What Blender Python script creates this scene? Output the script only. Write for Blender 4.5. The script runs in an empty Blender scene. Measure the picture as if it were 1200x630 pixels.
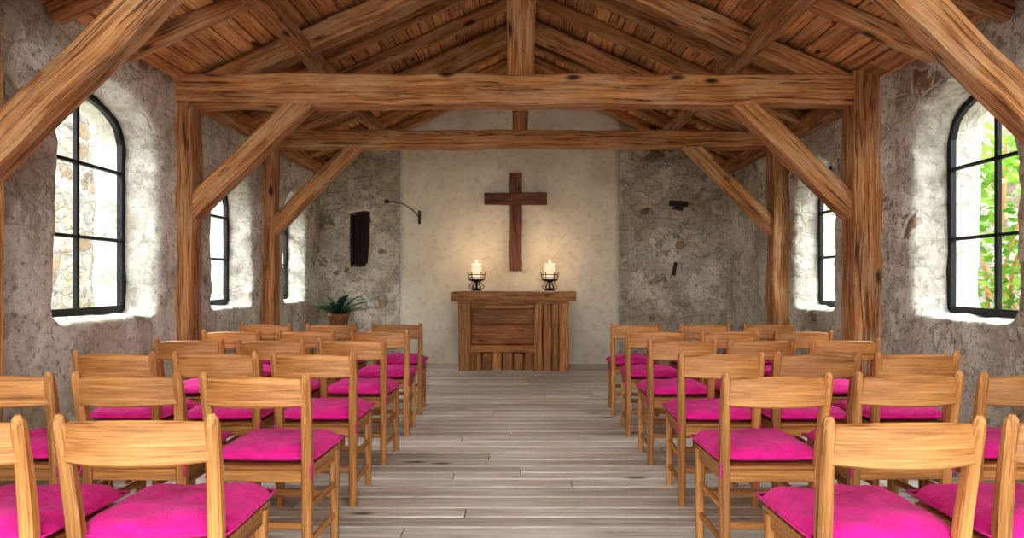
import bpy, math, random, bmesh
from mathutils import Vector, noise, Matrix
random.seed(7)
sc = bpy.context.scene
V = Vector
XL,XR=-3.05,3.22; XC=(XL+XR)/2; HALF=(XR-XL)/2; YB=10.5; Y0=-1.2; EZ=3.05; SL=.45
# ------------------------------------------------------------ node helpers
class NT:
    def __init__(s, name):
        s.m = bpy.data.materials.new(name); s.m.use_nodes = True
        s.t = s.m.node_tree; s.t.nodes.clear()
        s.out = s.n('ShaderNodeOutputMaterial')
        s.b = s.n('ShaderNodeBsdfPrincipled')
        s.l(s.b.outputs[0], s.out.inputs[0])
    def n(s, ty, **k):
        x = s.t.nodes.new(ty)
        for a, v in k.items(): setattr(x, a, v)
        return x
    def l(s, a, b): s.t.links.new(a, b)
    def noise(s, vec, scale, detail=5, rough=.6, dist=0):
        x = s.n('ShaderNodeTexNoise'); x.inputs['Scale'].default_value = scale
        x.inputs['Detail'].default_value = detail; x.inputs['Roughness'].default_value = rough
        x.inputs['Distortion'].default_value = dist
        if vec is not None: s.l(vec, x.inputs['Vector'])
        return x.outputs['Fac']
    def ramp(s, fac, stops, interp='LINEAR'):
        x = s.n('ShaderNodeValToRGB'); x.color_ramp.interpolation = interp
        e = x.color_ramp.elements
        while len(e) < len(stops): e.new(.5)
        for i, (p, c) in enumerate(stops):
            e[i].position = p
            e[i].color = (c, c, c, 1) if isinstance(c, (int, float)) else (*c, 1)
        s.l(fac, x.inputs[0]); return x.outputs[0]
    def mix(s, f, a, b, mode='MIX'):
        x = s.n('ShaderNodeMix', data_type='RGBA', blend_type=mode)
        for sock, v in ((x.inputs[0], f), (x.inputs[6], a), (x.inputs[7], b)):
            if isinstance(v, (int, float)): sock.default_value = v
            elif isinstance(v, tuple): sock.default_value = (*v, 1)
            else: s.l(v, sock)
        return x.outputs[2]
    def math(s, op, a, b=0.0):
        x = s.n('ShaderNodeMath', operation=op)
        for i, v in enumerate((a, b)):
            if isinstance(v, (int, float)): x.inputs[i].default_value = v
            else: s.l(v, x.inputs[i])
        return x.outputs[0]
    def mapping(s, vec, scale, loc=(0,0,0)):
        x = s.n('ShaderNodeMapping'); x.inputs['Scale'].default_value = scale; x.inputs['Location'].default_value = loc
        s.l(vec, x.inputs['Vector']); return x.outputs[0]
    def bump(s, h, strength, dist):
        x = s.n('ShaderNodeBump'); x.inputs['Strength'].default_value = strength
        x.inputs['Distance'].default_value = dist
        s.l(h, x.inputs['Height']); s.l(x.outputs[0], s.b.inputs['Normal'])

def wood(name, dark, mid, light, rough=.6, gscale=1.0, bump=.5, knots=True, varyamt=.35, dist=.01, cracks=.0, pale=None, soft=0.0, paleamt=.5):
    t = NT(name)
    a = t.n('ShaderNodeAttribute', attribute_name='gc').outputs['Vector']
    r = t.n('ShaderNodeAttribute', attribute_name='rnd').outputs['Fac']
    g1 = t.noise(t.mapping(a, (.6*gscale, 15*gscale, 15*gscale)), 2.2, 6, .68, .12)
    g2 = t.noise(t.mapping(a, (1.6*gscale, 70*gscale, 70*gscale)), 2.0, 4, .65, .1)
    big = t.noise(a, 1.6*gscale, 5, .6)
    f = t.math('ADD', t.math('MULTIPLY', g1, .5), t.math('MULTIPLY', g2, .5))
    c = t.ramp(f, [(.39-soft, dark), (.49, mid), (.59+soft, light)])
    c = t.mix(t.ramp(big, [(.45, 0.0), (.7, .6)]), c, t.mix(.5, c, dark), 'MIX')
    if pale:
        pn = t.noise(t.mapping(a, (1.5, 4, 4)), 1.7*gscale, 5, .65)
        c = t.mix(t.ramp(pn, [(.47, 0.0), (.62, paleamt)]), c, pale)
    if knots:
        v = t.n('ShaderNodeTexVoronoi'); v.inputs['Scale'].default_value = 1.0*gscale
        t.l(t.mapping(a, (1.8, 5, 5)), v.inputs['Vector'])
        k = t.ramp(v.outputs['Distance'], [(.06, 1.0), (.14, 0.0)])
        c = t.mix(k, c, tuple(x*.35 for x in dark))
    if cracks:
        cn = t.noise(t.mapping(a, (.4*gscale, 15*gscale, 15*gscale)), 1.5, 3, .55, .15)
        ck = t.math('ABSOLUTE', t.math('SUBTRACT', cn, .5))
        ck = t.ramp(ck, [(.0, 1.0), (.012, 0.0)])
        gate = t.ramp(t.noise(t.mapping(a, (1, 2, 2)), 1.9, 2, .5), [(.42, 0.0), (.50, 1.0)])
        ck = t.math('MULTIPLY', ck, gate)
        c = t.mix(t.math('MULTIPLY', ck, cracks), c, tuple(x*.2 for x in dark))
        f = t.math('SUBTRACT', f, t.math('MULTIPLY', ck, .5))
    hs = t.n('ShaderNodeHueSaturation'); t.l(c, hs.inputs['Color'])
    t.l(t.math('ADD', t.math('MULTIPLY', r, varyamt*2), 1-varyamt), hs.inputs['Value'])
    t.l(hs.outputs[0], t.b.inputs['Base Color'])
    t.b.inputs['Roughness'].default_value = rough
    t.bump(f, bump, dist)
    return t.m

def masonry(name, lights, greys, thr, dirt=0.3, stain=(.44,.34,.22), split=.5, stonelight=1.0, reveal=False, zb=.03, loc=(0,0,0), relief=.28):
    t = NT(name)
    obj = t.n('ShaderNodeTexCoord').outputs['Object']
    co = t.mapping(obj, (1,1,1), loc)
    n1 = t.noise(co, .9, 8, .65, .4)
    n2 = t.noise(co, 1.9, 9, .68, .5)
    n2b = t.noise(co, 5.5, 7, .7, .3)
    n3 = t.noise(co, 18, 6, .7)
    n4 = t.noise(co, 70, 3, .6)
    mid = tuple((a*.35+b*.65) for a, b in zip(lights, greys))
    base = t.ramp(n2b, [(.34, tuple(x*.62 for x in greys)), (.46, greys), (.60, mid)])
    top = t.ramp(n2b, [(.36, mid), (.48, tuple(x*.9 for x in lights)), (.62, lights)])
    flake = t.ramp(n2, [(split-.015, 0.0), (split+.015, 1.0)])
    c = t.mix(flake, base, top)
    c = t.mix(t.ramp(n3, [(.36, .75), (.46, 0.0)]), c, tuple(x*.4 for x in greys))
    c = t.mix(t.ramp(n1, [(.49, 0.0), (.60, dirt)]), c, stain)
    spk = t.ramp(n4, [(.30, .5), (.38, 0.0)]); c = t.mix(spk, c, tuple(x*.5 for x in greys))
    warp = t.n('ShaderNodeVectorMath', operation='ADD')
    nw = t.n('ShaderNodeTexNoise'); nw.inputs['Scale'].default_value = 3; t.l(co, nw.inputs['Vector'])
    sc_ = t.n('ShaderNodeVectorMath', operation='SCALE'); t.l(nw.outputs['Color'], sc_.inputs[0]); sc_.inputs['Scale'].default_value = .18
    t.l(co, warp.inputs[0]); t.l(sc_.outputs[0], warp.inputs[1])
    wv = t.mapping(warp.outputs[0], (1, 1, 1.75))
    vo = t.n('ShaderNodeTexVoronoi'); vo.inputs['Scale'].default_value = 2.7; t.l(wv, vo.inputs['Vector'])
    ve = t.n('ShaderNodeTexVoronoi', feature='DISTANCE_TO_EDGE'); ve.inputs['Scale'].default_value = 2.7; t.l(wv, ve.inputs['Vector'])
    sep = t.n('ShaderNodeSeparateColor'); t.l(vo.outputs['Color'], sep.inputs[0])
    k = stonelight
    stc = t.ramp(sep.outputs[0], [(0, (.18*k,.15*k,.12*k)), (.35, (.44*k,.31*k,.18*k)), (.6, (.40*k,.37*k,.32*k)), (1, (.62*k,.52*k,.38*k))])
    stc = t.mix(t.ramp(n3, [(.35,.6),(.55,0.0)]), stc, (.14*k,.11*k,.09*k))
    ns = t.noise(co, 1.25, 6, .62, .3)
    edge = t.ramp(ve.outputs['Distance'], [(.02, 0.0), (.07, 1.0)])
    sx = t.n('ShaderNodeSeparateXYZ'); t.l(obj, sx.inputs[0])
    nsz = t.math('ADD', ns, t.math('MULTIPLY', t.math('SUBTRACT', sx.outputs[2], 1.7), zb))
    area_ = t.ramp(nsz, [(thr, 0.0), (thr+.03, 1.0)])
    if reveal:
        d = t.math('SUBTRACT', t.math('ABSOLUTE', t.math('SUBTRACT', sx.outputs[0], XC)), HALF)
        d = t.math('ADD', d, t.math('MULTIPLY', t.math('SUBTRACT', n2b, .5), .1))
        rv = t.ramp(d, [(.035, 0.0), (.07, .65)])
        c = t.mix(rv, c, t.mix(t.ramp(n2b,[(.38,0.0),(.58,1.0)]), (.56,.54,.48), (.86,.85,.80)))
        area_ = t.math('MULTIPLY', area_, t.math('SUBTRACT', 1.0, rv))
    msk = t.math('MULTIPLY', area_, edge)
    mort = t.math('MULTIPLY', area_, t.math('SUBTRACT', 1.0, edge))
    c = t.mix(t.math('MULTIPLY', mort, .7), c, mid)
    c = t.mix(msk, c, stc)
    # stone joints telegraph through the plaster only in places
    rel = t.math('MULTIPLY', t.ramp(ve.outputs['Distance'], [(.0, 1.0), (.06, 0.0)]), t.ramp(n1, [(.42, .15), (.56, 1.0)]))
    c = t.mix(t.math('MULTIPLY', rel, relief), c, tuple(x*.5 for x in greys))
    t.l(c, t.b.inputs['Base Color'])
    t.b.inputs['Roughness'].default_value = .92
    h = t.math('ADD', t.math('MULTIPLY', n3, .6), t.math('MULTIPLY', n2b, 1.0))
    h = t.math('ADD', h, t.math('MULTIPLY', n4, .2))
    h = t.math('ADD', h, t.math('MULTIPLY', flake, .3))
    h = t.math('ADD', h, t.math('MULTIPLY', mort, -.7))
    h = t.math('SUBTRACT', h, t.math('MULTIPLY', rel, .25))
    t.bump(h, .85, .05)
    return t.m

def simple(name, col, rough=.6, metal=0.0, nscale=20, var=.25, bump=.15, emit=None):
    t = NT(name)
    co = t.n('ShaderNodeTexCoord').outputs['Object']
    n = t.noise(co, nscale, 5, .6)
    c = t.mix(t.ramp(n, [(.35, 0.0), (.65, 1.0)]), tuple(x*(1-var) for x in col), tuple(min(1, x*(1+var)) for x in col))
    t.l(c, t.b.inputs['Base Color'])
    t.b.inputs['Roughness'].default_value = rough; t.b.inputs['Metallic'].default_value = metal
    if bump: t.bump(n, bump, .01)
    if emit:
        t.b.inputs['Emission Color'].default_value = (*emit[0], 1); t.b.inputs['Emission Strength'].default_value = emit[1]
    return t.m

M_beam = wood('hewn_beam_wood', (.14,.050,.017), (.48,.215,.078), (.70,.39,.175), .7, .8, 1.0, dist=.02, cracks=.95, pale=(.62,.42,.25), varyamt=.14, paleamt=.55)
M_roof = wood('roof_board_wood', (.22,.08,.026), (.62,.30,.11), (.82,.48,.22), .72, .8, .6, varyamt=.28, cracks=.6, pale=(.68,.45,.26), paleamt=.6)
M_chair = wood('chair_wood', (.14,.050,.013), (.41,.185,.056), (.58,.30,.105), .5, 1.5, .25, knots=False, varyamt=.2, dist=.003, soft=.025)
M_altar = wood('altar_wood', (.14,.046,.015), (.44,.195,.066), (.64,.33,.13), .55, 1.4, .9, cracks=.95, varyamt=.22)
M_altard = wood('altar_panel_wood', (.12,.038,.013), (.38,.15,.048), (.54,.25,.09), .55, 1.4, .8, cracks=.6, varyamt=.2)
M_cross = wood('cross_wood', (.03,.009,.004), (.15,.048,.018), (.32,.13,.05), .5, 1.4, .7, cracks=.6)
M_floor = wood('floor_board_wood', (.35,.325,.295), (.62,.60,.565), (.78,.765,.73), .5, .8, .45, varyamt=.2, dist=.006, cracks=.5, pale=(.52,.45,.37), paleamt=.35)
M_side = masonry('side_wall_plaster', (.95,.96,.89), (.68,.675,.60), .585, .55, split=.465, reveal=True, stonelight=1.1, relief=.22)
M_back = masonry('back_wall_stone', (.84,.79,.68), (.58,.54,.45), .57, .5, split=.49, stonelight=1.25, zb=0, loc=(1.3,0,.6))
M_garden = masonry('garden_wall_stone', (.42,.42,.39), (.27,.265,.24), .50, .3, stonelight=.85, zb=0)
M_iron = simple('black_iron', (.02,.022,.025), .45, .6)
M_candle = simple('candle_wax', (.85,.80,.70), .5, 0, 8, .05, .05, ((1,.8,.5), .35))
M_flame = simple('flame', (1,.7,.3), .5, 0, 8, .05, 0, ((1,.6,.2), 14))
M_terra = simple('terracotta', (.30,.13,.07), .8)
M_leafd = simple('plant_leaf', (.025,.10,.065), .4, 0, 9, .5)
M_dark = simple('dark_recess_wood', (.035,.022,.015), .8)
M_rust = simple('rusty_iron', (.06,.045,.035), .8, .3)
M_grass = simple('gravel_ground', (.42,.42,.34), .9, 0, 4, .2)
t = NT('smooth_plaster'); co = t.n('ShaderNodeTexCoord').outputs['Object']
n = t.noise(co, 1.4, 8, .6, .3); n2 = t.noise(co, 9, 6, .65)
c = t.ramp(n, [(.3, (.62,.565,.455)), (.5, (.73,.675,.565)), (.7, (.81,.76,.655))])
c = t.mix(t.ramp(n2, [(.36,.35),(.5,0.0)]), c, (.46,.41,.33))
t.l(c, t.b.inputs['Base Color']); t.b.inputs['Roughness'].default_value = .9; t.bump(n2, .4, .02)
M_panel = t.m
t = NT('pink_cushion_fabric'); co = t.n('ShaderNodeTexCoord').outputs['Object']
w = t.noise(co, 220, 2, .5); n = t.noise(co, 14, 5, .6)
c = t.mix(t.ramp(n, [(.35,0.0),(.65,1.0)]), (.56,.003,.20), (.80,.012,.32))
t.l(c, t.b.inputs['Base Color']); t.b.inputs['Roughness'].default_value = .9
t.b.inputs['Sheen Weight'].default_value = .25; t.b.inputs['Sheen Tint'].default_value = (1,.35,.7,1)
t.bump(t.math('ADD', t.math('MULTIPLY', w, .25), n), .75, .018)
M_pink = t.m
t = NT('tree_leaf'); co = t.n('ShaderNodeTexCoord').outputs['Object']
n = t.noise(co, 3, 4, .6)
c = t.ramp(n, [(.35,(.07,.19,.02)),(.65,(.22,.38,.06))])
t.l(c, t.b.inputs['Base Color']); tr = t.n('ShaderNodeBsdfTranslucent'); t.l(c, tr.inputs[0])
ms = t.n('ShaderNodeMixShader'); ms.inputs[0].default_value = .5; t.l(t.b.outputs[0], ms.inputs[1]); t.l(tr.outputs[0], ms.inputs[2]); t.l(ms.outputs[0], t.out.inputs[0])
M_leaf = t.m
t = NT('window_glass'); tp = t.n('ShaderNodeBsdfTransparent'); gl = t.n('ShaderNodeBsdfGlossy'); gl.inputs['Roughness'].default_value = .05
ms = t.n('ShaderNodeMixShader'); ms.inputs[0].default_value = .04; t.l(tp.outputs[0], ms.inputs[1]); t.l(gl.outputs[0], ms.inputs[2]); t.l(ms.outputs[0], t.out.inputs[0])
M_glass = t.m

# ------------------------------------------------------------ mesh builder
class MB:
    def __init__(s): s.v=[]; s.f=[]; s.gc=[]; s.rn=[]; s.mi=[]; s.sm=[]
    def add(s, verts, faces, gcs, mi=0, smooth=False, rnd=None):
        o=len(s.v); r=random.random() if rnd is None else rnd
        s.v+= [tuple(v) for v in verts]; s.gc+=[tuple(g) for g in gcs]; s.rn+=[r]*len(verts)
        for f in faces: s.f.append(tuple(i+o for i in f)); s.mi.append(mi); s.sm.append(smooth)
    def sweep(s, path, w, h, wdir, ch=.006, jit=0.0, seg=0, mi=0, smooth=False, rnd=None, round_=False):
        path=[V(p) for p in path]; wdir=V(wdir)
        if seg and len(path)==2:
            a,b=path; k=max(2,int((b-a).length/seg)+1); path=[a.lerp(b,i/(k-1)) for i in range(k)]
        n=len(path)
        W=w if isinstance(w,(list,tuple)) else [w]*n; H=h if isinstance(h,(list,tuple)) else [h]*n
        off=V((random.uniform(0,50),random.uniform(0,50),random.uniform(0,50)))
        vs=[];gs=[];L=0
        for i,p in enumerate(path):
            if i: L+=(p-path[i-1]).length
            t=(path[min(i+1,n-1)]-path[max(i-1,0)]).normalized()
            wd=(wdir-t*wdir.dot(t)).normalized(); hd=t.cross(wd).normalized()
            a,b=W[i]/2,H[i]/2; c=min(ch,a*.9,b*.9)
            if round_:
                pr=[(a*math.cos(q*math.pi/4),b*math.sin(q*math.pi/4)) for q in range(8)]
            else:
                pr=[(a,-b+c),(a,b-c),(a-c,b),(-a+c,b),(-a,b-c),(-a,-b+c),(-a+c,-b),(a-c,-b)]
            for (x,y) in pr:
                q=p+wd*x+hd*y
                if jit:
                    nv=noise.noise_vector(q*2.3+off)*jit+noise.noise_vector(q*8+off)*jit*.5
                    q=q+wd*nv.x+hd*nv.y
                vs.append(q); gs.append(V((L,x,y))+off)
        fs=[]
        for i in range(n-1):
            for k in range(8):
                fs.append((i*8+k,i*8+(k+1)%8,(i+1)*8+(k+1)%8,(i+1)*8+k))
        fs.append(tuple(reversed(range(8)))); fs.append(tuple((n-1)*8+k for k in range(8)))
        s.add(vs,fs,gs,mi,smooth,rnd)
    def lathe(s, prof, c=(0,0,0), n=20, mi=0, smooth=True):
        vs=[];fs=[];c=V(c)
        for r,z in prof:
            for k in range(n):
                a=2*math.pi*k/n; vs.append(c+V((r*math.cos(a),r*math.sin(a),z)))
        for i in range(len(prof)-1):
            for k in range(n): fs.append((i*n+k,i*n+(k+1)%n,(i+1)*n+(k+1)%n,(i+1)*n+k))
        fs.append(tuple(reversed(range(n)))); fs.append(tuple((len(prof)-1)*n+k for k in range(n)))
        s.add(vs,fs,vs,mi,smooth)
    def mesh(s, name, mats):
        me=bpy.data.meshes.new(name); me.from_pydata(s.v,[],s.f)
        at=me.attributes.new('gc','FLOAT_VECTOR','POINT'); at.data.foreach_set('vector',[x for g in s.gc for x in g])
        at=me.attributes.new('rnd','FLOAT','POINT'); at.data.foreach_set('value',s.rn)
        for m in mats: me.materials.append(m)
        me.polygons.foreach_set('material_index',s.mi); me.polygons.foreach_set('use_smooth',s.sm)
        me.update(); return me
    def obj(s, name, mats, parent=None, loc=None):
        o=bpy.data.objects.new(name,s.mesh(name,mats)); sc.collection.objects.link(o)
        if parent: o.parent=parent
        if loc: o.location=loc
        return o
def empty(name, loc=(0,0,0)):
    e=bpy.data.objects.new(name,None); e.location=loc; sc.collection.objects.link(e); e.empty_display_size=.1; return e

# ------------------------------------------------------------ room
def roofz(x): return EZ+SL*(HALF-abs(x-XC))
b=MB(); y=Y0
while y<YB+.2:
    wd=random.choice([.15,.17,.19]); x=XL-.3-random.uniform(0,2)
    while x<XR+.3:
        L=random.uniform(1.8,3.4); x2=min(x+L,XR+.3); x1=max(x,XL-.3)
        if x2-x1>.05:
            b.sweep([(x1+.003,y+wd/2,-.015),(x2-.003,y+wd/2,-.015)],wd-.014,.03,(0,1,0),ch=.004)
        x+=L
    y+=wd
b.add([(XL-.3,Y0,-.03),(XR+.3,Y0,-.03),(XR+.3,YB+.3,-.03),(XL-.3,YB+.3,-.03)],[(0,1,2,3)],[(0,0,0)]*4,mi=1,rnd=0)
b.obj('floor',[M_floor,M_dark])

def arch_pts(d0,d1,z0,zs,zp,n=14):
    pts=[(d0,z0),(d1,z0)]
    for i in range(n+1):
        u=1-2*i/n; pts.append(((d0+d1)/2+u*(d1-d0)/2, zs+(zp-zs)*math.sqrt(max(0,1-u*u))))
    return pts
def fixn(o):
    bm=bmesh.new(); bm.from_mesh(o.data); bmesh.ops.recalc_face_normals(bm,faces=bm.faces); bm.to_mesh(o.data); bm.free(); return o
def mkobj(name,v,f):
    me=bpy.data.meshes.new(name); me.from_pydata(v,[],f); me.update()
    o=bpy.data.objects.new(name,me); sc.collection.objects.link(o); return o
def box(name,a,c):
    (x0,y0,z0),(x1,y1,z1)=a,c
    v=[(x0,y0,z0),(x1,y0,z0),(x1,y1,z0),(x0,y1,z0),(x0,y0,z1),(x1,y0,z1),(x1,y1,z1),(x0,y1,z1)]
    return fixn(mkobj(name,v,[(3,2,1,0),(4,5,6,7),(0,1,5,4),(1,2,6,5),(2,3,7,6),(3,0,4,7)]))
tex=bpy.data.textures.new('lumps','CLOUDS'); tex.noise_scale=.3; tex.noise_depth=4
def finish_wall(o,mat,cutters,strength=.06):
    for c in cutters:
        m=o.modifiers.new('b','BOOLEAN'); m.operation='DIFFERENCE'; m.object=c; m.solver='EXACT'
    m=o.modifiers.new('r','REMESH'); m.mode='VOXEL'; m.voxel_size=.04; m.use_smooth_shade=True
    m=o.modifiers.new('s','SMOOTH'); m.iterations=2
    m=o.modifiers.new('d','DISPLACE'); m.texture=tex; m.texture_coords='GLOBAL'; m.strength=strength; m.mid_level=.5
    dg=bpy.context.evaluated_depsgraph_get(); me=bpy.data.meshes.new_from_object(o.evaluated_get(dg))
    o.modifiers.clear(); o.data=me; me.materials.clear(); me.materials.append(mat)
    for c in cutters: bpy.data.objects.remove(c)
def cutter(side,d0,d1,z0,zs,zp):
    s=-1 if side=='L' else 1; X=XL if side=='L' else XR
    rings=[]
    for dx,e in ((-.12,.09),(0.0,.05),(.27,0),(.9,0)):
        p=arch_pts(d0-e*.6,d1+e*.6,z0-e*.5,zs,zp+e*1.2); rings.append([(X+s*dx,a,z) for a,z in p])
    n=len(rings[0]); v=[q for r in rings for q in r]; f=[]
    for i in range(3):
        for k in range(n): f.append((i*n+k,i*n+(k+1)%n,(i+1)*n+(k+1)%n,(i+1)*n+k))
    f.append(tuple(reversed(range(n)))); f.append(tuple(3*n+k for k in range(n)))
    return fixn(mkobj('cut',v,f))
WL=[(4.57,5.78,1.0,2.40,2.72),(6.85,7.85,1.0,2.12,2.44),(8.97,9.85,1.0,2.1,2.42)]
WR=[(4.45,5.56,1.0,2.40,2.72),(7.0,7.95,.98,2.22,2.56)]
wl=box('wall_left',(XL-.55,Y0,-.05),(XL,YB+.5,3.12)); finish_wall(wl,M_side,[cutter('L',*w) for w in WL],.075)
wr=box('wall_right',(XR,Y0,-.05),(XR+.55,YB+.5,3.12)); finish_wall(wr,M_side,[cutter('R',*w) for w in WR],.075)
v=[];
prof=[(XL-.1,-.05),(XR+.1,-.05),(XR+.1,3.2),(XC,roofz(XC)+.2),(XL-.1,3.2)]
for yy in (YB,YB+.6): v+=[(x,yy,z) for x,z in prof]
wb=fixn(mkobj('wall_back',v,[(0,1,2,3,4),(9,8,7,6,5),(0,5,6,1),(1,6,7,2),(2,7,8,3),(3,8,9,4),(4,9,5,0)]))
nic=box('cut',(-2.57,YB-.2,1.49),(-2.30,YB+.22,2.32))
finish_wall(wb,M_back,[nic],.08)
b=MB(); px0,px1=-1.80,1.55; v=[];g=[];f=[]
nx,nz=40,50
for j in range(nz+1):
    for i in range(nx+1):
        x=px0+(px1-px0)*i/nx
        if i in (0,nx): x+=noise.noise(V((x,j*.35,0)))*.012
        zt=roofz(x)+.02; z=zt*j/nz
        v.append((x,YB-.065+noise.noise(V((x*1.5,z*1.5,3)))*.012,z))
for j in range(nz):
    for i in range(nx): q=j*(nx+1)+i; f.append((q,q+1,q+nx+2,q+nx+1))
n0=len(v)
for j in range(nz+1):
    for i in (0,nx):
        x,yy,z=v[j*(nx+1)+i]; v.append((x,YB+.05,z))
for j in range(nz):
    a=j*(nx+1); c=(j+1)*(nx+1); f.append((a,c,n0+2*j+2,n0+2*j)); f.append((a+nx,n0+2*j+1,n0+2*j+3,c+nx))
b.add(v,f,v,0,True); b.obj('wall_back_plaster',[M_panel])
b=MB()
for sg in (-1,1):
    e=V((XC+sg*(HALF+.45),0,EZ-SL*.45)); s_=V((-sg,0,SL)).normalized(); nrm=V((sg*SL,0,1)).normalized()
    Ltot=(HALF+.45)*math.sqrt(1+SL*SL); k=0
    while k<Ltot:
        wd=random.choice([.14,.16,.19]); y=Y0-random.uniform(0,2)
        while y<YB+.3:
            L=random.uniform(1.8,3.5); y1=max(y,Y0); y2=min(y+L,YB+.3)
            if y2-y1>.05:
                c=e+s_*(k+wd/2)+nrm*(.015+random.uniform(0,.012))
                b.sweep([(c.x,y1+.002,c.z),(c.x,y2-.002,c.z)],wd-.009,.03,s_,ch=.005)
            y+=L
        k+=wd
    a=e+nrm*.05; t_=e+s_*(Ltot+.03)+nrm*.05
    b.add([(a.x,Y0,a.z),(t_.x,Y0,t_.z),(t_.x,YB+.5,t_.z),(a.x,YB+.5,a.z)],[(0,1,2,3)],[(0,0,0)]*4,mi=1,rnd=0)
b.obj('ceiling',[M_roof,M_dark])
b=MB()
for yy in [.2,1.0,1.8,2.6,4.45,5.25,6.8,7.5,8.85,9.55,10.25]:
    for sg in (-1,1):
        nrm=V((sg*SL,0,1)).normalized()
        p0=V((XC+sg*HALF,yy,EZ))-nrm*.06; p1=V((XC,yy,roofz(XC)))-nrm*.06
        b.sweep([p0,p1],.11,.12,(0,1,0),ch=.012,jit=.010,seg=.2)
b.obj('ceiling_rafters',[M_beam])
b=MB()
for x in (XC-2.02,XC+2.02):
    z=roofz(x)-.2
    b.sweep([(x,Y0,z),(x,YB+.1,z)],.14,.15,(1,0,0),ch=.02,jit=.016,seg=.25)
b.sweep([(XC,Y0,roofz(XC)-.2),(XC,YB+.1,roofz(XC)-.2)],.16,.2,(1,0,0),ch=.02,jit=.016,seg=.3)
for x in (XL+.07,XR-.07):
    b.sweep([(x,6.2,2.96),(x,YB+.1,2.96)],.16,.17,(1,0,0),ch=.02,jit=.016,seg=.3)
b.obj('ceiling_purlins',[M_beam])
def truss(y,dep,z0,z1,pwl,pwr,kpw,bw):
    e=empty('timber_roof_truss',(0,y,0)); yc=dep/2
    def P(name,p0,p1,w,h,wdir,jit=.018):
        b=MB(); b.sweep([p0,p1],w,h,wdir,ch=.02,jit=jit,seg=.16); b.obj(name,[M_beam],e)
    P('tie_beam',(XL-.05,yc,(z0+z1)/2),(XR+.05,yc,(z0+z1)/2),dep,z1-z0,(0,1,0))
    P('post_1',(XL-.03+pwl/2,yc,0),(XL-.03+pwl/2,yc,z0+.02),dep*.9,pwl,(0,1,0))
    P('post_2',(XR+.03-pwr/2,yc-.02,0),(XR+.03-pwr/2,yc-.02,z1+.02),dep*1.02,pwr,(0,1,0))
    P('king_post',(XC-.06,yc,z1-.02),(XC-.06,yc,roofz(XC)-.05),dep*.8,kpw,(0,1,0))
    il=XL-.03+pwl; ir=XR+.03-pwr
    P('brace_1',(il-.1,yc,1.84),(il+1.0,yc,z0+.07),dep*.75,bw,(0,1,0))
    P('brace_2',(ir+.1,yc,1.84),(ir-1.0,yc,z0+.07),dep*.75,bw,(0,1,0))
    for i,sg in enumerate((-1,1)):
        nrm=V((sg*SL,0,1)).normalized()
        P('rafter_%d'%(i+1),V((XC+sg*HALF,yc,EZ))-nrm*.13,V((XC,yc,roofz(XC)))-nrm*.13,dep*.8,.2,(0,1,0))
truss(3.6,.22,2.84,3.1,.22,.25,.24,.2)
truss(6.08,.26,2.84,3.11,.16,.26,.24,.19)
truss(8.12,.24,2.86,3.06,.17,.22,.18,.17)

def window(n,side,d0,d1,z0,zs,zp):
    s=-1 if side=='L' else 1; X=(XL if side=='L' else XR)+s*.30
    e=empty('window_%d'%n,(X,(d0+d1)/2,z0)); yc=(d0+d1)/2
    P=[V((0,a-yc,z-z0)) for a,z in arch_pts(d0+.01,d1-.01,z0+.02,zs,zp-.01,20)]
    b=MB(); P2=P+[P[0],P[1]]
    for i in range(len(P)):
        b.sweep([P2[i],P2[i+1]],.05,.065,(1,0,0),ch=.004)
    hz=zp-z0
    b.sweep([(0,0,0),(0,0,hz)],.04,.030,(1,0,0),ch=.004)
    for k in (1/3.05,2/3.05):
        b.sweep([(0,-(d1-d0)/2,hz*k+.03),(0,(d1-d0)/2,hz*k+.03)],.04,.026,(1,0,0),ch=.004)
    b.obj('frame',[M_iron],e)
    b=MB(); b.add(P,[tuple(range(len(P)))],P); b.obj('glass_pane',[M_glass],e)
i=1
for w in WL: window(i,'L',*w); i+=1
for w in WR: window(i,'R',*w); i+=1

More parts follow.
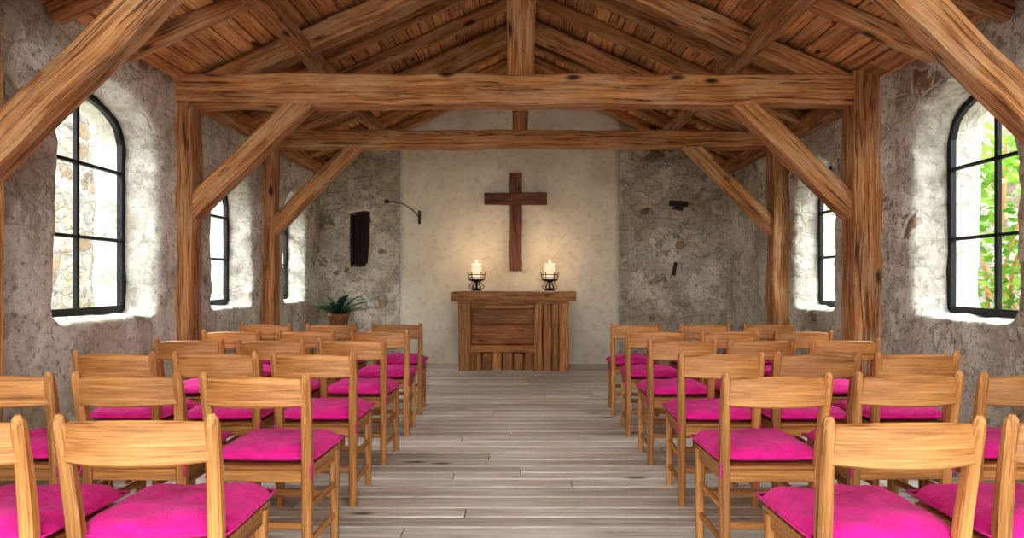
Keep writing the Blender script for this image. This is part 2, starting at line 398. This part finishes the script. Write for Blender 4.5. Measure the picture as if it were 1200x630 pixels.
# ------------------------------------------------------------ chairs
def chair_mesh(seed):
    random.seed(seed); b=MB()
    for s in (-1,1):
        path=[(s*.203,.012,0),(s*.203,.010,.2),(s*.204,.012,.42),(s*.208,-.004,.56),(s*.213,-.026,.7),(s*.217,-.052,.83),(s*.218,-.057,.855),(s*.218,-.059,.868)]
        b.sweep(path,[.038,.041,.044,.044,.042,.040,.034,.018],[.038,.042,.046,.044,.040,.034,.026,.012],(1,0,0),ch=.008)
        b.sweep([(s*.2,.40,0),(s*.2,.40,.44)],[.034,.044],[.034,.044],(1,0,0),ch=.007)
        b.sweep([(s*.2,.02,.415),(s*.2,.40,.415)],.024,.055,(1,0,0),ch=.004)
        b.sweep([(s*.2,.02,.27),(s*.2,.40,.27)],.02,.03,(1,0,0),ch=.005)
        b.sweep([(s*.2,.02,.12),(s*.2,.40,.12)],.02,.03,(1,0,0),ch=.005)
    b.sweep([(-.2,.015,.415),(.2,.015,.415)],.024,.055,(0,1,0),ch=.004)
    b.sweep([(-.2,.40,.415),(.2,.40,.415)],.024,.055,(0,1,0),ch=.004)
    b.sweep([(-.2,.40,.22),(.2,.40,.22)],.02,.032,(0,1,0),ch=.005)
    b.sweep([(-.2,.012,.2),(.2,.012,.2)],.02,.032,(0,1,0),ch=.005)
    b.sweep([(-.218,.215,.45),(.218,.215,.45)],.44,.018,(0,1,0),ch=.006)
    path=[];hh=[];N=14
    for i in range(N+1):
        u=-1+2*i/N; bow=.05*(1-u*u)
        path.append((u*.212,-.042-bow,.783+.006*(1-u*u))); hh.append(.116+.018*(1-u*u))
    b.sweep(path,.022,hh,(0,1,0),ch=.007)
    nx=ny=24; v=[];f=[]
    cx,cy,ax,ay=0,.235,.238,.226
    def pt(u,w,top):
        r=1-.035*(u*u*w*w)
        sx=u*r; sy=w*r
        e=(abs(u)**6+abs(w)**6)**(1/6); th=(1-min(1,e)**3.0)**.5 if e<1 else 0
        pin=noise.noise(V((u*2.2+seed,w*2.2,5)))*.018+noise.noise(V((u*6+seed,w*6,2)))*.011
        z=.490+(.052*th+pin*th if top else -.031*th)
        return (cx+ax*sx*(1-.01*math.cos(w*3)),cy+ay*sy,z)
    for top in (1,0):
        o=len(v)
        for j in range(ny+1):
            for i in range(nx+1):
                u=-1+2*i/nx; w=-1+2*j/ny
                u=math.sin(u*math.pi/2); w=math.sin(w*math.pi/2)
                v.append(pt(u,w,top))
        for j in range(ny):
            for i in range(nx):
                q=o+j*(nx+1)+i; ff=(q,q+1,q+nx+2,q+nx+1); f.append(ff if top else ff[::-1])
    b.add(v,f,v,1,True)
    ring=[]
    for k in range(49):
        a=2*math.pi*k/48; c_,s_=math.cos(a),math.sin(a); m=max(abs(c_),abs(s_)); u,w=c_/m,s_/m
        p=pt(u,w,1); ring.append((p[0],p[1],.490))
    b.sweep(ring,.010,.010,(0,0,1),mi=1,smooth=True,round_=True)
    for s in (-1,1):
        b.sweep([(s*.2,.03,.485),(s*.228,-.005,.478),(s*.224,-.012,.45),(s*.23,-.015,.41)],.008,.008,(0,1,0),mi=1,smooth=True,round_=True)
    return b.mesh('wooden_chair_mesh',[M_chair,M_pink])
meshes=[chair_mesh(s) for s in (1,2,3,4,5,6)]
random.seed(11)
rows=[(1.97,.535),(2.90,.55),(3.75,.55),(4.62,.56),(5.45,.58),(6.33,.61)]
for y,p in rows:
    for side in (-1,1):
        for k in range(3):
            x=side*(.87+.235+p*k) + (.0 if side>0 else -.012)
            o=bpy.data.objects.new('wooden_chair',random.choice(meshes)); sc.collection.objects.link(o)
            o.location=(x+random.uniform(-.012,.012),y+.05+random.uniform(-.02,.02),0)
            o.rotation_euler=(0,0,math.radians(random.uniform(-2.5,2.5)))

# ------------------------------------------------------------ altar
AX=-.06; AY=9.52
e=empty('wooden_altar',(AX,AY,0))
def part(name,mat,L):
    b=MB()
    for (x0,y0,z0,x1,y1,z1,ax) in L:
        c=V(((x0+x1)/2,(y0+y1)/2,(z0+z1)/2))
        if ax=='x': b.sweep([(x0,c.y,c.z),(x1,c.y,c.z)],y1-y0,z1-z0,(0,1,0),ch=.012,jit=.012,seg=.1)
        else: b.sweep([(c.x,c.y,z0),(c.x,c.y,z1)],x1-x0,y1-y0,(1,0,0),ch=.014,jit=.014,seg=.1)
    b.obj(name,[mat],e)
part('table_top',M_altar,[(-.87,-.03,.98,.87,.24,1.105,'x'),(-.87,.24,.985,.87,.5,1.105,'x'),(-.87,.5,.98,.87,.74,1.105,'x')])
part('top_moulding',M_altar,[(-.78,.04,.93,.78,.70,.985,'x')])
part('left_pier',M_altar,[(-.77,.04,0,-.60,.25,.94,'z'),(-.77,.255,0,-.60,.45,.94,'z'),(-.77,.455,0,-.60,.66,.94,'z')])
part('right_pier',M_altar,[(.29,.02,0,.40,.3,.94,'z'),(.405,.04,0,.53,.3,.94,'z'),(.535,.02,0,.63,.3,.94,'z'),(.635,.03,0,.77,.3,.94,'z'),(.3,.31,0,.77,.66,.94,'z')])
part('front_panel',M_altard,[(-.61,.20,.36,.29,.25,.64,'x'),(-.61,.205,.643,.29,.25,.93,'x')])
part('panel_frame',M_altar,[(-.60,.09,.87,.29,.2,.935,'x')])
part('shelf_rail',M_altar,[(-.61,.05,.26,.29,.24,.36,'x')])
part('base_blocks',M_altar,[(-.61+.15*k+.004,.13+.03*(k%2),0,-.61+.15*k+.144,.32,.26-.02*(k%3==1),'z') for k in range(6)])
part('back_panel',M_altard,[(-.61,.6,.02,.3,.65,.93,'x')])

def candle_holder(x):
    z=1.120; e=empty('candle_holder',(x,AY+.37,z))
    b=MB()
    b.lathe([(.075,0),(.078,.012),(.045,.022),(.018,.04),(.013,.07),(.024,.085),(.013,.1),(.02,.125),(.05,.14),(.105,.148),(.112,.165),(.105,.17),(.1,.158),(.02,.155)])
    for k in range(6):
        a=math.pi*2*k/6; c,s=math.cos(a),math.sin(a)
        b.sweep([(c*.108,s*.108,.16),(c*.118,s*.118,.2),(c*.122,s*.122,.25),(c*.135,s*.135,.27)],.011,.011,(c,s,0.01),round_=True,smooth=True)
        b.sweep([(c*.05,s*.05,.025),(c*.1,s*.1,.035),(c*.112,s*.112,.06),(c*.07,s*.07,.1),(c*.06,s*.06,.145)],.011,.011,(c,s,.01),round_=True,smooth=True)
    for zz,rr in ((.235,.121),(.19,.116)):
        b.sweep([(rr*math.cos(q*math.pi/12),rr*math.sin(q*math.pi/12),zz) for q in range(25)],.01,.01,(0,0,1),round_=True,smooth=True)
    b.obj('iron_stand',[M_iron],e)
    b=MB(); b.lathe([(.07,.158),(.072,.17),(.072,.38),(.066,.392),(.05,.388),(.01,.382)]); b.obj('candle',[M_candle],e)
    b=MB(); b.lathe([(.003,.38),(.009,.402),(.011,.412),(.006,.43),(.001,.448)],n=10); b.obj('flame',[M_flame],e)
    l=bpy.data.lights.new('candle_light','POINT'); l.energy=4; l.color=(1,.66,.36); l.shadow_soft_size=.05
    o=bpy.data.objects.new('candle_light',l); sc.collection.objects.link(o); o.parent=e; o.location=(0,0,.5)
candle_holder(-.60); candle_holder(.46)

e=empty('wall_cross',(-.035,YB-.12,0))
b=MB(); b.sweep([(0,0,1.42),(0,0,2.9)],.18,.09,(1,0,0),ch=.012,jit=.010,seg=.12); b.obj('upright_beam',[M_cross],e)
b=MB(); b.sweep([(-.475,-.01,2.51),(.475,-.01,2.51)],.09,.175,(0,1,0),ch=.012,jit=.010,seg=.12); b.obj('cross_beam',[M_cross],e)

b=MB()
pts=[(-1.98,-.16,2.47),(-1.85,-.17,2.46),(-1.72,-.15,2.42),(-1.6,-.12,2.34),(-1.53,-.09,2.26),(-1.5,-.06,2.2)]
b.sweep(pts,.014,.014,(0,1,0),round_=True,smooth=True)
b.lathe([(.02,-.03),(.035,-.01),(.03,.01),(.012,.03)],(-1.99,-.16,2.47),12)
b.sweep([(-1.5,-.11,2.13),(-1.5,-.11,2.33)],.035,.03,(1,0,0))
b.sweep([(-1.5,-.05,2.27),(-1.5,-.1,2.27)],.03,.03,(1,0,0))
b.obj('iron_wall_bracket',[M_iron],None,(0,YB,0))
b=MB()
for x in (-2.565,-2.305): b.sweep([(x,.09,1.47),(x,.09,2.34)],.035,.16,(1,0,0),ch=.004)
for z in (1.49,2.32): b.sweep([(-2.58,.09,z),(-2.29,.09,z)],.16,.035,(0,1,0),ch=.004)
b.sweep([(-2.435,.17,1.46),(-2.435,.17,2.35)],.30,.03,(1,0,0))
b.sweep([(-2.47,.1,1.6),(-2.47,.1,2.2)],.03,.05,(1,0,0))
b.obj('wall_back_niche',[M_dark],None,(0,YB,0))
b=MB()
b.sweep([(2.32,-.03,2.46),(2.60,-.03,2.44)],.12,.07,(0,1,0),ch=.01,jit=.01,seg=.05)
b.sweep([(2.38,-.05,2.40),(2.52,-.05,2.37)],.08,.08,(0,1,0),ch=.01,jit=.01,seg=.05)
b.obj('rusty_wall_anchor',[M_rust],None,(0,YB,0))
b=MB(); b.sweep([(2.39,-.01,1.35),(2.42,-.01,1.55)],.05,.05,(1,0,0),ch=.01,jit=.01,seg=.05); b.obj('wall_crack',[M_rust],None,(0,YB,0))  # dark crack in the back wall, built as a short dark bar

e=empty('potted_plant',(-2.56,9.75,0))
b=MB()
for sx in (-1,1):
    for sy in (-1,1): b.sweep([(sx*.15,sy*.15,0),(sx*.12,sy*.12,.53)],.035,.035,(1,0,0))
b.sweep([(-.17,0,.54),(.17,0,.54)],.34,.03,(0,1,0)); b.obj('stool',[M_chair],e)
b=MB(); b.lathe([(.09,.555),(.11,.57),(.14,.75),(.155,.76),(.155,.80),(.135,.80),(.125,.76)]); b.obj('pot',[M_terra],e)
b=MB(); random.seed(5)
for k in range(24):
    a=k*2.4; el=random.uniform(.35,1.25); L=random.uniform(.34,.5); c,s=math.cos(a),math.sin(a)
    pts=[];ws=[]
    for i in range(7):
        u=i/6; r=L*u*math.cos(el)*(1+.3*u); z=.77+L*math.sin(el)*u*(1.25-.6*u)
        pts.append((c*r,s*r,z)); ws.append(.012+.085*math.sin(math.pi*min(1,u*.93+.05))**.8)
    b.sweep(pts,ws,.006,(-s,c,0),ch=.002,smooth=True)
b.obj('leaves',[M_leafd],e)

# ------------------------------------------------------------ outside
o=mkobj('garden_ground',[(-40,-30,-.1),(40,-30,-.1),(40,50,-.1),(-40,50,-.1)],[(0,1,2,3)]); o.data.materials.append(M_grass)
for nm,x in (('garden_wall_west',-7.6),('garden_wall_east',7.6)):
    o=box(nm,(x-.2,0,-.1),(x+.2,18,4.2)); o.data.materials.append(M_garden)
def foliage(name,c,r,n,size,seed):
    random.seed(seed); b=MB(); c=V(c)
    for q in range(7):
        tip=V((random.gauss(0,r[0]*.5),random.gauss(0,r[1]*.5),random.uniform(0,r[2])))
        b.sweep([(0,0,-c.z-.1),(tip.x*.2,tip.y*.2,-c.z*.4),tip],[.05,.035,.012],[.05,.035,.012],(1,0,0.01),round_=True,mi=1)
    for k in range(n):
        p=V((random.gauss(0,1)*r[0],random.gauss(0,1)*r[1],random.gauss(0,1)*r[2]))*.6
        p+=noise.noise_vector(p*1.2)*.5
        a=V((random.uniform(-1,1),random.uniform(-1,1),random.uniform(-1,.6))).normalized(); w=a.cross(V((random.random(),random.random(),1))).normalized()
        s=size*random.uniform(.6,1.3)
        vs=[p,p+a*s*.45+w*s*.32,p+a*s,p+a*s*.45-w*s*.32]; b.add(vs,[(0,1,2,3)],vs,0)
    b.obj(name,[M_leaf,M_chair],None,tuple(c))
foliage('garden_tree',(5.6,8.0,2.4),(.7,1.6,1.1),1000,.16,3)
foliage('garden_tree',(5.4,7.0,1.3),(.5,1.2,.5),450,.13,4)
foliage('garden_bush',(-5.4,7.6,.5),(.5,1.1,.5),500,.13,5)
foliage('garden_bush',(-4.9,12.0,1.0),(.5,.9,.55),600,.13,6)

# ------------------------------------------------------------ light
w=bpy.data.worlds.new('World'); sc.world=w; w.use_nodes=True
bg=w.node_tree.nodes['Background']; bg.inputs[0].default_value=(.97,.99,1,1); bg.inputs[1].default_value=2.7
def area(name,loc,rot,sx,sy,en,col=(1,1,1)):
    l=bpy.data.lights.new(name,'AREA'); l.shape='RECTANGLE'; l.size=sx; l.size_y=sy; l.energy=en; l.color=col
    o=bpy.data.objects.new(name,l); sc.collection.objects.link(o); o.location=loc; o.rotation_euler=rot; return o
area('daylight_west',(XL-3.2,6.8,5.2),(0,math.radians(-48),0),2.2,7.5,900,(1,.99,.95))
area('daylight_east',(XR+3.2,6.8,5.2),(0,math.radians(48),0),2.2,7.5,900,(1,.99,.95))
l=bpy.data.lights.new('fill_sun','SUN'); l.energy=3.0; l.angle=math.radians(120); l.color=(1,.985,.93)  # soft fill added from behind the camera to brighten the interior evenly
o=bpy.data.objects.new('fill_sun',l); sc.collection.objects.link(o); o.location=(0,-12,3); o.rotation_euler=(math.radians(89),0,0)
# ------------------------------------------------------------ camera
cam=bpy.data.cameras.new('camera'); co=bpy.data.objects.new('camera',cam); sc.collection.objects.link(co)
co.location=(0,0,1.25); co.rotation_euler=(math.radians(90),0,0)
cam.sensor_width=36; cam.lens=24; cam.shift_x=-7/1200; cam.shift_y=15/1200; cam.clip_start=.05
sc.camera=co
sc.view_settings.view_transform='Standard'
try: sc.view_settings.look='Medium High Contrast'
except Exception as ex:
    print(ex)
sc.view_settings.exposure=0.55
